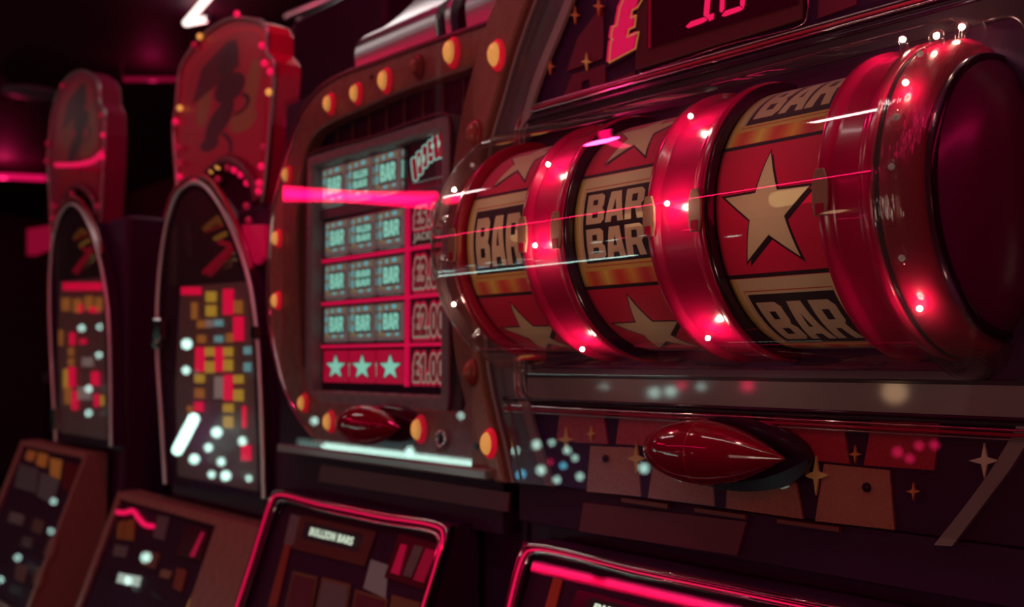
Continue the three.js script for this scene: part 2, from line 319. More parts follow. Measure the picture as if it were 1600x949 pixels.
  function stripGeo(x0, x1, r, turn) {
    const n = 112, pos = [], nor = [], uv = [], idx = [];
    for (let i = 0; i <= n; i++) for (let k = 0; k < 2; k++) {
      const t = i / n, a = (t - 0.5) * 2 * Math.PI + turn;
      pos.push(k ? x1 : x0, AX + r * Math.sin(a), AZ + r * Math.cos(a)); nor.push(0, Math.sin(a), Math.cos(a)); uv.push(k, t);
    }
    for (let i = 0; i < n; i++) idx.push(2 * i, 2 * i + 1, 2 * i + 2, 2 * i + 1, 2 * i + 3, 2 * i + 2);
    const g = new THREE.BufferGeometry(); g.setAttribute('position', new THREE.Float32BufferAttribute(pos, 3)); g.setAttribute('normal', new THREE.Float32BufferAttribute(nor, 3)); g.setAttribute('uv', new THREE.Float32BufferAttribute(uv, 2)); g.setIndex(idx);
    return g;
  }
  RX.forEach((x, i) => {
    const drum = part('reel', spun([[x - RW / 2, 0.02], [x - RW / 2, RR - 0.001], [x - RW / 2 + 0.003, RR - 0.001]], AX, AZ), M(0.3, 0.01, 0.03, 0.5), m1);
    const strip = new THREE.MeshPhysicalMaterial({ map: reelStrip(symbols[i]), roughness: 0.7, transmission: 0.4, thickness: 0 });
    part('reel_strip', stripGeo(x - RW / 2, x + RW / 2, RR, -0.03), strip, drum, ['printed reel strip with a single BAR between stars', 'printed reel strip with a double BAR between stars', 'printed reel strip with a star between BARs'][i]);
    part('hub', spun([[x - 0.05, 0.001], [x - 0.05, 0.02], [x + 0.05, 0.02], [x + 0.05, 0.001]], AX, AZ, 24), darkBody, drum);
    const c = V(x, AX + 0.012, AZ + 0.078);
    part('reel_lamp', capsule(c.clone().add(V(-0.03, 0, 0)), c.clone().add(V(0.03, 0, 0)), 0.008), glow(2, 1.4, 0.9), drum);
    pointLight(lin(1, 0.82, 0.68), 0.02, c);
  });
  // red rings between and beside the reels, with little clear bulbs
  const ringProfile = (x0, x1, rimL, rimR) => [[x0, 0.05], [x0, rimL], [x0 + 0.002, rimL + 0.003], [x0 + 0.010, rimL + 0.003], [x0 + 0.013, rimL - 0.002], [x0 + 0.018, 0.1445], [x1 - 0.018, 0.1445], [x1 - 0.013, rimR - 0.002], [x1 - 0.010, rimR + 0.003], [x1 - 0.002, rimR + 0.003], [x1, rimR], [x1, 0.05]];
  const rings = [[RX[0] + RW / 2 + 0.004, RX[1] - RW / 2 - 0.006], [RX[1] + RW / 2 + 0.004, RX[2] - RW / 2 - 0.006], [RX[2] + RW / 2 + 0.004, -0.484], [-1.082, RX[0] - RW / 2 - 0.005]];
  const onRing = (x, r, deg) => V(x, AX + r * Math.sin(deg * Math.PI / 180), AZ + r * Math.cos(deg * Math.PI / 180));
  const bulbsAt = [[-58, -6, 30], [-52, 3, 40], [66], []];
  rings.forEach(([x0, x1], i) => {
    const r = part('divider_ring', spun(i === 3 ? [[x0, 0.05], [x0, 0.146], [x0 + 0.003, 0.149], [x1 - 0.002, 0.149], [x1, 0.146], [x1, 0.05]] : ringProfile(x0, x1, 0.147, 0.147), AX, AZ), i === 3 ? redRim : redPlastic, m1, 'glossy red ring beside the reels');
    const xm = (x0 + x1) / 2 + (i === 2 ? 0.01 : 0);
    for (const d of bulbsAt[i]) clearBulb(r, onRing(xm, 0.1445, d), onRing(xm, 0.159, d), 0.0045, 0.0062);
    if (i < 3) { part('black_groove', spun([[x1 + 0.0005, 0.12], [x1 + 0.0005, 0.1475], [x1 + 0.0045, 0.1475], [x1 + 0.0045, 0.12]], AX, AZ), blackGloss, r); }
  });
  // win-line pointers
  for (const x of [rings[0][0] + 0.007, rings[0][1] - 0.007, rings[1][0] + 0.007, rings[1][1] - 0.007, rings[2][0] + 0.007, rings[3][1] - 0.004]) {
    const s = new THREE.Shape([[-0.006, -0.02], [0.006, -0.02], [0.008, -0.008], [0.008, 0.01], [0.004, 0.022], [-0.004, 0.022], [-0.008, 0.01], [-0.008, -0.008]].map((p) => new THREE.Vector2(...p)));
    const p = part('win_line_pointer', extrude(s, 0.1508, 0.003, 0.0008).translate(x, AX - 0.002, 0), M(0.36, 0.2, 0.12, 0.4), m1);
    part('red_tip', box(x - 0.004, x + 0.004, AX - 0.021, AX - 0.011, 0.1535, 0.1545), redRim, p);
  }
  // right end: lamp shoulder and dark end cap
  const endRing = part('end_ring', spun([[-0.482, 0.06], [-0.482, 0.146], [-0.476, 0.149], [-0.462, 0.147], [-0.452, 0.139], [-0.447, 0.128], [-0.448, 0.06]], AX, AZ), redPlastic, m1, 'red lamp ring at the end of the reel tube');
  for (const [d, p] of [[-42, 0.005], [-24, 0], [4, 0], [20, 0], [33, 0.005], [47, 0], [60, 0.005], [78, 0.004]]) clearBulb(endRing, onRing(-0.466, 0.144, d), onRing(-0.462, 0.157, d), 0.0065, p);
  part('end_cap', spun([[-0.449, 0.127], [-0.441, 0.124], [-0.430, 0.11], [-0.421, 0.085], [-0.416, 0.045], [-0.415, 0.0005]], AX, AZ), endPurple, m1, 'dark purple domed end cap');
  part('cap_rim', spun([[-0.452, 0.126], [-0.446, 0.1305], [-0.440, 0.129], [-0.440, 0.123]], AX, AZ), blackGloss, m1);
  const leftEnd = part('end_ring', spun([[-1.104, 0.06], [-1.104, 0.125], [-1.1, 0.132], [-1.092, 0.14], [-1.084, 0.143], [-1.084, 0.06]], AX, AZ), M(0.2, 0.06, 0.05, 0.3), m1, 'dull lamp ring at the far end of the reel tube');
  for (const d of [-50, -30, -6, 14, 30, 48]) clearBulb(leftEnd, onRing(-1.094, 0.138, d), onRing(-1.1, 0.15, d), 0.0045, d === 30 || d === -30 ? 0.006 : 0);
  // clear tube with round shoulders
  const RC = 0.168, cov = [];
  for (let i = 0; i <= 10; i++) { const a = i / 10 * Math.PI / 2; cov.push([-1.088 - 0.034 * Math.cos(a), RC - 0.034 + 0.034 * Math.sin(a)]); }
  for (let i = 0; i <= 10; i++) { const a = Math.PI / 2 - i / 10 * Math.PI / 2; cov.push([-0.474 + 0.034 * Math.cos(a), RC - 0.034 + 0.034 * Math.sin(a)]); }
  const cover = part('clear_cover', spun(cov.slice(10, 12), AX, AZ, 128), acrylic, m1, 'clear acrylic tube over the reels');
  part('cover_shoulder', spun(cov.slice(0, 11), AX, AZ, 128), shoulder, cover, 'dusty clear rounded shoulder of the tube'); part('cover_shoulder', spun(cov.slice(11), AX, AZ, 128), shoulder, cover, 'dusty clear rounded shoulder of the tube');
  part('clear_end', spun([[-1.122, RC - 0.034], [-1.126, 0.1], [-1.128, 0.001]], AX, AZ, 64), acrylic, m1);
  part('lower_glass', box(-1.13, -0.38, 0.987, 1.09, 0.0074, 0.008), pane, m1, 'clear glass over the sunburst print');
  // call lamp under the reels
  callLamp(m1, at(1112, 708, 0.035), 0.192, 0.036);
  // lower deck
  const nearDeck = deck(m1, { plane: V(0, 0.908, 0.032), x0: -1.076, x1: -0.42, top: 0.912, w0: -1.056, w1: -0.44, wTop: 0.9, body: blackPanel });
  const on = (name, q, t, m, label) => part(name, block(nearDeck.lift(q, 0.0008), nearDeck.n, t), m, nearDeck.bodyMesh, label);
  on('orange_strip', [[867, 903], [881, 907], [868, 960], [852, 956]], 0.002, M(0.6, 0.07, 0.03, 0.4));
  on('name_display', [[905, 922], [1120, 976], [1108, 1010], [893, 952]], 0.002, blackGloss);
  const wq = nearDeck.lift([[925, 934], [1095, 978], [1086, 1004], [914, 958]], 0.0032), wg = triangles([wq[0], wq[3], wq[2], wq[0], wq[2], wq[1]]);
  wg.setAttribute('uv', new THREE.Float32BufferAttribute([0, 1, 0, 0, 1, 0, 0, 1, 1, 0, 1, 1], 2));
  part('name_display_text', wg, shownPrint(canvas(512, 128, (g, w, h) => { g.fillStyle = '#08060a'; g.fillRect(0, 0, w, h); fitted(g, 'BULLION BARS', 30, 34, w - 60, 60, '#c8d8c0', 8); }), 1.1), nearDeck.bodyMesh, 'lit display reading BULLION BARS');
}

// a lamp on a moulding: red cup, amber lens
function bulbOn(parent, px, py, z, r, lit) {
  const c = at(px, py, z);
  const tall = (g) => g.scale(0.82, 1.3, 1).translate(c.x, c.y, c.z);
  const cup = tall(new THREE.LatheGeometry([[0.001, 0], [r, 0], [r * 1.02, 0.002], [r * 0.95, 0.006], [r * 0.74, 0.009], [0.001, 0.009]].map((p) => new THREE.Vector2(...p)), 24).rotateX(Math.PI / 2));
  const b = part('marquee_bulb', cup, lit ? M(0.7, 0.02, 0.03, 0.25, { emissive: lin(0.32, 0.003, 0.012) }) : M(0.3, 0.03, 0.03, 0.3), parent);
  part('lens', tall(ball(V(0, 0, 0.008), r * 0.74, r * 0.74, r * 0.62)), lit ? M(0.7, 0.3, 0.1, 0.2, { emissive: lin(0.5, 0.22, 0.05) }) : M(0.4, 0.08, 0.05, 0.2), b);
}
// a little clear bulb standing on a ring
function clearBulb(parent, foot, tip, r, power) {
  const b = part('clear_bulb', capsule(foot, tip, r), bulbGlass, parent);
  part('filament_light', ball(tip, 0.0028, 0.0028, 0.0028, 10, 8), power ? glow(9, 8.4, 6.8) : glow(0.15, 0.12, 0.1, [0.3, 0.3, 0.3]), b);
  if (power) pointLight(lin(1, 0.62, 0.5), power, tip, 0.2);
}
// pointed red lens on a dark oval foot
function callLamp(parent, c, len, r) {
  const foot = part('call_lamp', new THREE.CylinderGeometry(1, 1, 1, 40).rotateX(Math.PI / 2).scale(len * 0.52, r * 1.12, 0.012).translate(c.x + 0.008, c.y - 0.002, 0.006), blackGloss, parent, 'pointed red lens lamp on dark oval foot');
  const prof = [], n = 34;
  for (let i = 0; i <= n; i++) { const t = i / n, k = t < 0.42 ? Math.sqrt(1 - ((0.42 - t) / 0.42) ** 2) : Math.max(0, Math.cos((t - 0.42) / 0.58 * Math.PI / 2)) ** 0.95; prof.push([c.x - len / 2 + len * t, Math.max(0.0005, r * k + (t > 0.62 ? 0.0006 * (i % 2) : 0))]); }
  part('red_lens', spun(prof, c.y, c.z, 48), redLens, foot);
  const seam = c.x - len * 0.05;
  part('lens_seam', spun([[seam - 0.001, r * 0.99], [seam, r * 1.012], [seam + 0.001, r * 0.99]], c.y, c.z, 48), redRim, foot);
}
// slanted play deck with a framed window; left and right edges run straight down the slope
function deck(parent, d) {
  const n = V(0, 0.339, 0.941), P = d.plane, K = 0.36, lo = 0.5;
  const onSlope = (x, y, k = 0) => V(x, y, P.z + K * (P.y - y)).addScaledVector(n, k);
  const prof = [[P.z - K * (d.top - P.y) - 0.012, d.top], [P.z + K * (P.y - lo) - 0.008, lo], [P.z + K * (P.y - lo) - 0.07, lo - 0.1], [P.z + 0.05, 0.02], [-0.02, 0.02], [-0.02, d.top]];
  const body = part('play_deck', sweepX(prof, d.x0, d.x1), d.body, parent);
  const quad = (x0, x1, y1, k) => [onSlope(x0, y1, k), onSlope(x1, y1, k), onSlope(x1, lo + 0.02, k), onSlope(x0, lo + 0.02, k)];
  const O = (k) => quad(d.x0, d.x1, d.top, k), I = (k) => quad(d.w0, d.w1, d.wTop, k);
  const frame = part('deck_frame', slab(O(-0.01), I(-0.01), n, 0.012), d.frameMat ?? blackGloss, body);
  if (!d.plain) {
    part('chrome_edge', tube(corners(quad(d.x0 + 0.004, d.x1 - 0.004, d.top - 0.004, 0.003)), 0.0028, 240, true, 8), chrome, frame);
    part('pink_reflection_trim', tube(corners(quad(d.x0 + 0.0095, d.x1 - 0.0095, d.top - 0.0095, 0.0035)), 0.0016, 240, true, 8), glow(0.7, 0.003, 0.065, [0.2, 0.01, 0.03]), frame);  // glowing tube imitates pink neon reflected along the chrome frame
    part('chrome_edge', tube(corners(quad(d.w0, d.w1, d.wTop, 0.0035)), 0.003, 240, true, 8), chrome, frame);
  }
  part('deck_window', sheet(I(0.0)), pane, frame, 'clear glass over the play deck');
  part('deck_board', sheet(I(-0.0068)), d.boardMat ?? blackPanel, body);
  d.lift = (pts, k) => pts.map(([x, y]) => hit(x, y, P.clone().addScaledVector(n, -0.0066), n).addScaledVector(n, k)); d.bodyMesh = body; d.n = n;
  return d;
}
function corners(q) {                                      // four points with tight rounded corners for a tube
  const out = [];
  for (let i = 0; i < q.length; i++) { const a = q[(i + q.length - 1) % q.length], b = q[i], c = q[(i + 1) % q.length], e = 0.008; out.push(b.clone().addScaledVector(a.clone().sub(b).normalize(), e), b.clone().addScaledVector(c.clone().sub(b).normalize(), e)); for (const t of [0.33, 0.66]) out.push(b.clone().lerp(c, t)); }
  return out;
}
function triangles(list) { const g = new THREE.BufferGeometry(); g.setAttribute('position', new THREE.Float32BufferAttribute(list.flatMap((p) => [p.x, p.y, p.z]), 3)); g.setAttribute('uv', new THREE.Float32BufferAttribute(list.flatMap((p) => [p.x, p.y]), 2)); g.computeVertexNormals(); return g; }
function sheet(q) { return triangles(q.length === 4 ? [q[0], q[3], q[2], q[0], q[2], q[1]] : []); }
function slab(o, i, n, t) {                                // a four-sided frame of thickness t
  const up = (a) => a.map((p) => p.clone().addScaledVector(n, t)), O = up(o), I = up(i), T = [];
  for (let k = 0; k < 4; k++) {
    const m = (k + 1) % 4, q = (a, b, c, d) => T.push(a, b, c, a, c, d);
    q(O[k], I[k], I[m], O[m]); q(o[k], O[k], O[m], o[m]); q(I[k], i[k], i[m], I[m]); q(i[k], o[k], o[m], i[m]);
  }
  return triangles(T);
}
function block(q, n, t) {                                  // a four-sided plate of thickness t standing on the points q
  const Q = q.map((p) => p.clone().addScaledVector(n, t)), T = [Q[0], Q[3], Q[2], Q[0], Q[2], Q[1]];
  for (let k = 0; k < 4; k++) { const m = (k + 1) % 4; T.push(q[k], Q[k], Q[m], q[k], Q[m], q[m]); }
  return triangles(T);
}

// ---------------------------------------------------------------- second machine: lit payout table
const m2 = thing('fruit_machine', 'fruit machine with lit BAR payout table inside amber bulb frame', 'fruit machine', V(-1.51, 0, -0.25), 'fruit machines along the wall');
{
  part('cabinet', box(-1.86, -1.155, 0.02, 1.655, -0.52, -0.04, 0.012), darkBody, m2);
  part('art_panel', box(-1.86, -1.16, 0.985, 1.655, -0.04, -0.025, 0.003), blackPanel, m2);
  const outer = [[775, 37], [660, 76], [590, 102], [536, 122], [502, 144], [470, 188], [445, 261], [429, 324], [422, 400], [421, 457], [424, 512], [438, 584], [455, 630], [472, 660], [502, 698]];
  const inner = [[735, 110], [620, 150], [560, 177], [530, 190], [505, 205], [489, 225], [478, 270], [471, 324], [468, 400], [470, 480], [476, 560], [486, 610], [500, 628]];
  const shape = new THREE.Shape([...spline(flat(outer, 0), false, 60), ...flat([[795, 749], [778, 690], [745, 600], [728, 643]], 0), ...spline(flat(inner.slice().reverse(), 0), false, 60), ...flat([[745, 106]], 0)]);
  const fr = part('bulb_frame', extrude(shape, -0.02, 0.028, 0.004), bandBrown, m2, 'brown red frame carrying amber bulbs');
  part('chrome_bead', tube(outer.slice(5).map(([x, y]) => at(x, y, 0.008)), 0.0035, 100), chrome, fr);
  part('red_bead', tube(outer.slice(0, 7).map(([x, y]) => at(x - 2, y - 4, 0.006)), 0.005, 100), darkRed, fr);
  for (const [x, y, r] of [[519, 163, 9], [561, 147, 9], [606, 127, 10], [656, 105, 9], [710, 83, 11], [453, 274, 8], [437, 373, 8], [436, 470, 8], [478, 630, 8], [519, 659, 9], [659, 671, 10]]) bulbOn(m2, x, y, 0.008, r * 0.0017, x !== 656);
  part('bulb_socket', ball(at(581, 120, 0.008), 0.004, 0.004, 0.003, 10, 8), blackGloss, m2);
  const lock = part('cam_lock', new THREE.TorusGeometry(0.011, 0.004, 10, 24).translate(at(690, 687, 0.012).x, at(690, 687, 0.012).y, 0.012), chrome, m2, 'small round chrome lock');
  part('keyway', box(at(690, 687, 0.01).x - 0.002, at(690, 687, 0.01).x + 0.002, at(690, 687, 0.01).y - 0.006, at(690, 687, 0.01).y + 0.006, 0.008, 0.012), blackGloss, lock);
  part('square_hole', poly([[741, 692], [748, 693], [748, 703], [741, 702]], 0.008, 0.002), blackGloss, m2);
  for (let i = 0; i < 9; i++) { const x = -1.66 + i * 0.054; part('gold_rib', box(x, x + 0.005, 1.5, 1.61, -0.025, -0.021), M(0.16, 0.05, 0.03, 0.4), m2); }
  // payout display
  const P = { x0: at(482, 270).x, x1: at(706, 200).x, y0: at(500, 637).y, y1: at(600, 210).y };
  const fs = new THREE.Shape([[P.x0, P.y0], [P.x1, P.y0], [P.x1, P.y1], [P.x0, P.y1]].map((p) => new THREE.Vector2(...p)));
  fs.holes.push(new THREE.Path([[P.x0 + 0.022, P.y0 + 0.03], [P.x0 + 0.022, P.y1 - 0.022], [P.x1 - 0.022, P.y1 - 0.022], [P.x1 - 0.022, P.y0 + 0.03]].map((p) => new THREE.Vector2(...p))));
  const frame = part('display_frame', extrude(fs, -0.025, 0.03, 0.005), M(0.32, 0.23, 0.25, 0.4, { roughnessMap: grain }), m2, 'grey bevelled frame of the payout display');
  part('frame_edge', tube([[P.x0, P.y0], [P.x1, P.y0], [P.x1, P.y1], [P.x0, P.y1]].flatMap(([x, y], i, a) => { const b = a[(i + 1) % 4]; return [V(x + (b[0] - x) * 0.02, y + (b[1] - y) * 0.02, 0.004), V((x + b[0]) / 2, (y + b[1]) / 2, 0.004), V(x + (b[0] - x) * 0.98, y + (b[1] - y) * 0.98, 0.004)]; }), 0.003, 200, true, 6), darkRed, frame);
  const back = part('payout_display', box(P.x0 + 0.018, P.x1 - 0.018, P.y0 + 0.02, P.y1 - 0.018, -0.024, -0.02), blackGloss, m2, 'backlit payout table of BAR and star rows with prices');
  const colX = [at(495, 450).x, at(535, 450).x, at(577, 450).x, at(622, 450).x], Y = (py) => at(600, py).y;
  const rows = [[233, 300, ['bar', 'bullion', 'bar']], [326, 386, ['bar', 'bullion', 'bar']], [399, 460, ['bar', 'double', 'bar']], [472, 533, ['bar', 'bar', 'bar']], [546, 601, ['star', 'star', 'star']]];
  const tex = Object.fromEntries(['bar', 'double', 'bullion', 'star'].map((k) => [k, displayTile(k)]));
  const tileMat = Object.fromEntries(Object.entries(tex).map(([k, t]) => [k, shownPrint(t, 0.95)]));
  rows.forEach(([t, b, kinds], r) => kinds.forEach((k, c) => {
    const dx = r === 0 ? -0.012 : 0;
    part('display_tile', box(colX[c] + 0.002 + dx, colX[c + 1] - 0.002 + dx, Y(b), Y(t), -0.02, -0.014), tileMat[k], back);
  }));
  const px0 = at(630, 450).x, px1 = at(686, 450).x;
  [['£5.00', 'JACKPOT'], ['£3.00'], ['£2.00'], ['£1.00']].forEach(([a, s], r) => part('display_price', box(px0, px1, Y(rows[r + 1][1]) - 0.002, Y(rows[r + 1][0]), -0.02, -0.015), shownPrint(priceText(a, s), 0.7), back));
  part('display_emblem', box(at(629, 450).x, at(692, 450).x, Y(292), Y(222), -0.02, -0.014), shownPrint(squiggle, 0.95), back);
  const redBar = glow(0.6, 0.002, 0.055, [0.3, 0.003, 0.03]);
  for (const y of [392.5, 466, 539.5]) part('display_divider_light', box(colX[0] - 0.004, px1 + 0.004, Y(y) - 0.0028, Y(y) + 0.0028, -0.019, -0.012), redBar, back);
  part('display_divider_light', box(at(624, 450).x - 0.0028, at(624, 450).x + 0.0028, Y(604), Y(322), -0.019, -0.012), redBar, back);
  part('shelf_bar', box(colX[0] - 0.02, px1 + 0.01, Y(320), Y(304), -0.02, -0.012), M(0.13, 0.1, 0.12, 0.35), back);
  // front glass, its lit bottom edge, lamp and deck
  part('front_glass', box(at(455, 705).x, -1.2, 0.987, 1.64, 0.0222, 0.023), pane, m2, 'clear front glass mirroring neon');
  const rail = part('glass_rail', box(at(455, 705).x, -1.16, 0.985, 1.0, 0.004, 0.03, 0.003), M(0.24, 0.22, 0.22, 0.15), m2, 'pale rail along the foot of the glass');
  callLamp(m2, at(577, 665, 0.045), 0.175, 0.031);
  const low = part('lower_front', box(-1.85, -1.165, 0.905, 0.984, -0.04, -0.006, 0.002), blackPanel, m2);
  part('dim_red_panel', poly([[505, 726], [800, 770], [797, 800], [500, 752]], -0.006, 0.004), darkRed, low);
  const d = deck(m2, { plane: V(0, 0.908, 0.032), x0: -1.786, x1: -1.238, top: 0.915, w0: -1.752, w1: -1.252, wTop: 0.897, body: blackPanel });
  const on = (name, q, t, m, parent, label) => part(name, block(d.lift(q, 0.0008), d.n, t), m, parent ?? d.bodyMesh, label);
  on('name_display', [[474, 806], [590, 832], [572, 886], [458, 858]], 0.002, M(0.14, 0.03, 0.02, 0.4));
  const word = canvas(512, 128, (g, w, h) => { g.fillStyle = '#08060a'; g.fillRect(0, 0, w, h); fitted(g, 'BULLION BARS', 60, 34, w - 120, 60, '#c8d8c0', 8); });
  const wq = d.lift([[480, 815], [570, 836], [562, 864], [472, 842]], 0.0032), wordGeo = triangles([wq[0], wq[3], wq[2], wq[0], wq[2], wq[1]]);
  wordGeo.setAttribute('uv', new THREE.Float32BufferAttribute([0, 1, 0, 0, 1, 0, 0, 1, 1, 0, 1, 1], 2));
  part('name_display_text', wordGeo, shownPrint(word, 1.1), d.bodyMesh, 'lit display reading BULLION BARS');
  on('note_acceptor', [[625, 834], [690, 852], [663, 922], [602, 903]], 0.0015, M(0.1, 0.003, 0.015, 0.3), null, 'dark red note slot');
  on('note_lamp', [[629, 851], [638, 853], [626, 900], [613, 896]], 0.0028, glow(0.2, 0.001, 0.02, [0.4, 0.004, 0.04]));
  on('note_slot', [[650, 853], [664, 856], [645, 904], [632, 900]], 0.0028, M(0.2, 0.15, 0.15, 0.5));
  on('note_lamp', [[668, 858], [684, 862], [664, 912], [648, 907]], 0.0028, glow(0.12, 0.001, 0.012, [0.3, 0.003, 0.03]));
  on('notice_card', [[581, 875], [608, 884], [604, 936], [569, 920]], 0.0012, M(0.42, 0.5, 0.5, 0.7), null, 'pale printed notice card');
  on('orange_strip', [[447, 850], [456, 852], [434, 949], [420, 949]], 0.002, M(0.4, 0.05, 0.03, 0.4));
  on('grey_tag', [[457, 804], [472, 808], [460, 854], [446, 850]], 0.0025, M(0.22, 0.17, 0.18, 0.5));
  const bf = M(0.3, 0.16, 0.07, 0.35, { metalness: 0.5 });
  for (const [q, face] of [[[[459, 893], [498, 902], [485, 975], [443, 965]], darkRed], [[[505, 902], [550, 914], [538, 985], [490, 972]], M(0.22, 0.17, 0.19, 0.35)], [[[557, 922], [608, 937], [596, 1000], [545, 990]], darkRed], [[[614, 930], [662, 943], [640, 1010], [600, 1000]], M(0.25, 0.12, 0.06, 0.4)]]) {
    on('button_frame', q, 0.0014, bf); const c = q.reduce((s, p) => [s[0] + p[0] / 4, s[1] + p[1] / 4], [0, 0]);
    on('button_face', q.map(([x, y]) => [c[0] + (x - c[0]) * 0.86, c[1] + (y - c[1]) * 0.86]), 0.0022, face);
  }
}
// brushed steel canopy on top of the second machine
{
  const cy = (px) => at(px, 60, -0.04).x;
  const front = spline([[-0.035, 1.656], [-0.03, 1.70], [-0.034, 1.72], [-0.05, 1.738], [-0.09, 1.762], [-0.16, 1.83], [-0.24, 1.96]].map(([x, y]) => ({ x, y })), false, 28).map((p) => [p.x, p.y]);
  const prof = [...front, ...front.slice().reverse().map(([z, y]) => [z - 0.016, y - (y > 1.73 ? 0.008 : 0)])];
  const can = thing('steel_canopy', 'brushed steel canopy on top of the payout table machine', 'canopy', V(-1.4, 1.655, -0.1));
  const seg = (x0, x1, name) => part(name, sweepX(prof, x0, x1), steel, can);
  seg(cy(562), cy(688), 'canopy_sheet'); seg(cy(703), cy(711), 'canopy_post'); seg(cy(735), cy(790), 'canopy_sheet');
}

// ---------------------------------------------------------------- third and fourth machines: chrome arches under tall topper signs
function archPanelPrint(k) {                               // blurred painted scroll in the head of the arch
  return canvas(256, 320, (g, w, h) => {
    g.fillStyle = '#140609'; g.fillRect(0, 0, w, h);
    g.lineCap = 'round';
    const line = (pts, c, lw) => { g.strokeStyle = c; g.lineWidth = lw; g.beginPath(); pts.forEach(([x, y], i) => (i ? g.lineTo(x, y) : g.moveTo(x, y))); g.stroke(); };
    line([[20, 70], [20, 330]], '#2c1412', 16); line([[60, 60], [70, 200]], '#24100f', 18);
    line([[120, 96], [150, 70], [170, 92], [200, 66], [226, 88]], '#6e3c14', 26); line([[120, 112], [176, 100], [230, 96]], '#7a1a10', 12);
    line([[150, 150], [190, 134], [214, 140]], '#8a5a20', 22); line([[226, 160], [120, 284]], '#9a0c22', 24); line([[214, 190], [134, 300]], '#8a0a1c', 18); line([[160, 170], [196, 196]], '#9a1020', 18);
    line([[200, 230], [216, 222], [222, 240], [210, 256], [196, 252]], '#6e5a36', 10); line([[170, 262], [190, 256], [192, 276], [176, 282]], '#4a2a1a', 9);
  });
}
const figurePrint = canvas(256, 512, (g, w, h) => {         // blurred dark shapes on a red and gold ground
  g.fillStyle = '#8c0a22'; g.fillRect(0, 0, w, h);
  g.fillStyle = '#7a3a26'; for (const [x, y, rx, ry, r] of [[70, 210, 22, 80, 0.1], [215, 220, 20, 90, 0.1], [190, 320, 40, 40, 0.3]]) { g.beginPath(); g.ellipse(x, y, rx, ry, r, 0, 7); g.fill(); }
  g.fillStyle = '#4c0418'; g.beginPath(); g.moveTo(30, 190); g.lineTo(60, 70); g.lineTo(140, 20); g.lineTo(170, 30); g.lineTo(180, 130); g.lineTo(110, 160); g.closePath(); g.fill();
  g.fillStyle = '#3a0414'; for (const [x, y, rx, ry, r] of [[145, 90, 30, 55, 0.2], [150, 190, 46, 50, 0], [120, 290, 34, 70, 0.5], [90, 360, 30, 26, 0.2]]) { g.beginPath(); g.ellipse(x, y, rx, ry, r, 0, 7); g.fill(); }
  g.strokeStyle = '#3a0414'; g.lineWidth = 12; g.beginPath(); g.arc(175, 260, 30, -1.2, 1.9); g.stroke(); g.beginPath(); g.moveTo(130, 340); g.quadraticCurveTo(170, 380, 150, 430); g.stroke();
});
const cellMats = { r: glow(0.68, 0.002, 0.045, [0.4, 0.01, 0.03]), y: glow(0.34, 0.2, 0.02, [0.4, 0.25, 0.05]), t: glow(0.1, 0.24, 0.25, [0.2, 0.3, 0.3]), o: glow(0.24, 0.08, 0.015, [0.3, 0.12, 0.03]), w: glow(0.16, 0.11, 0.1, [0.3, 0.25, 0.25]) };
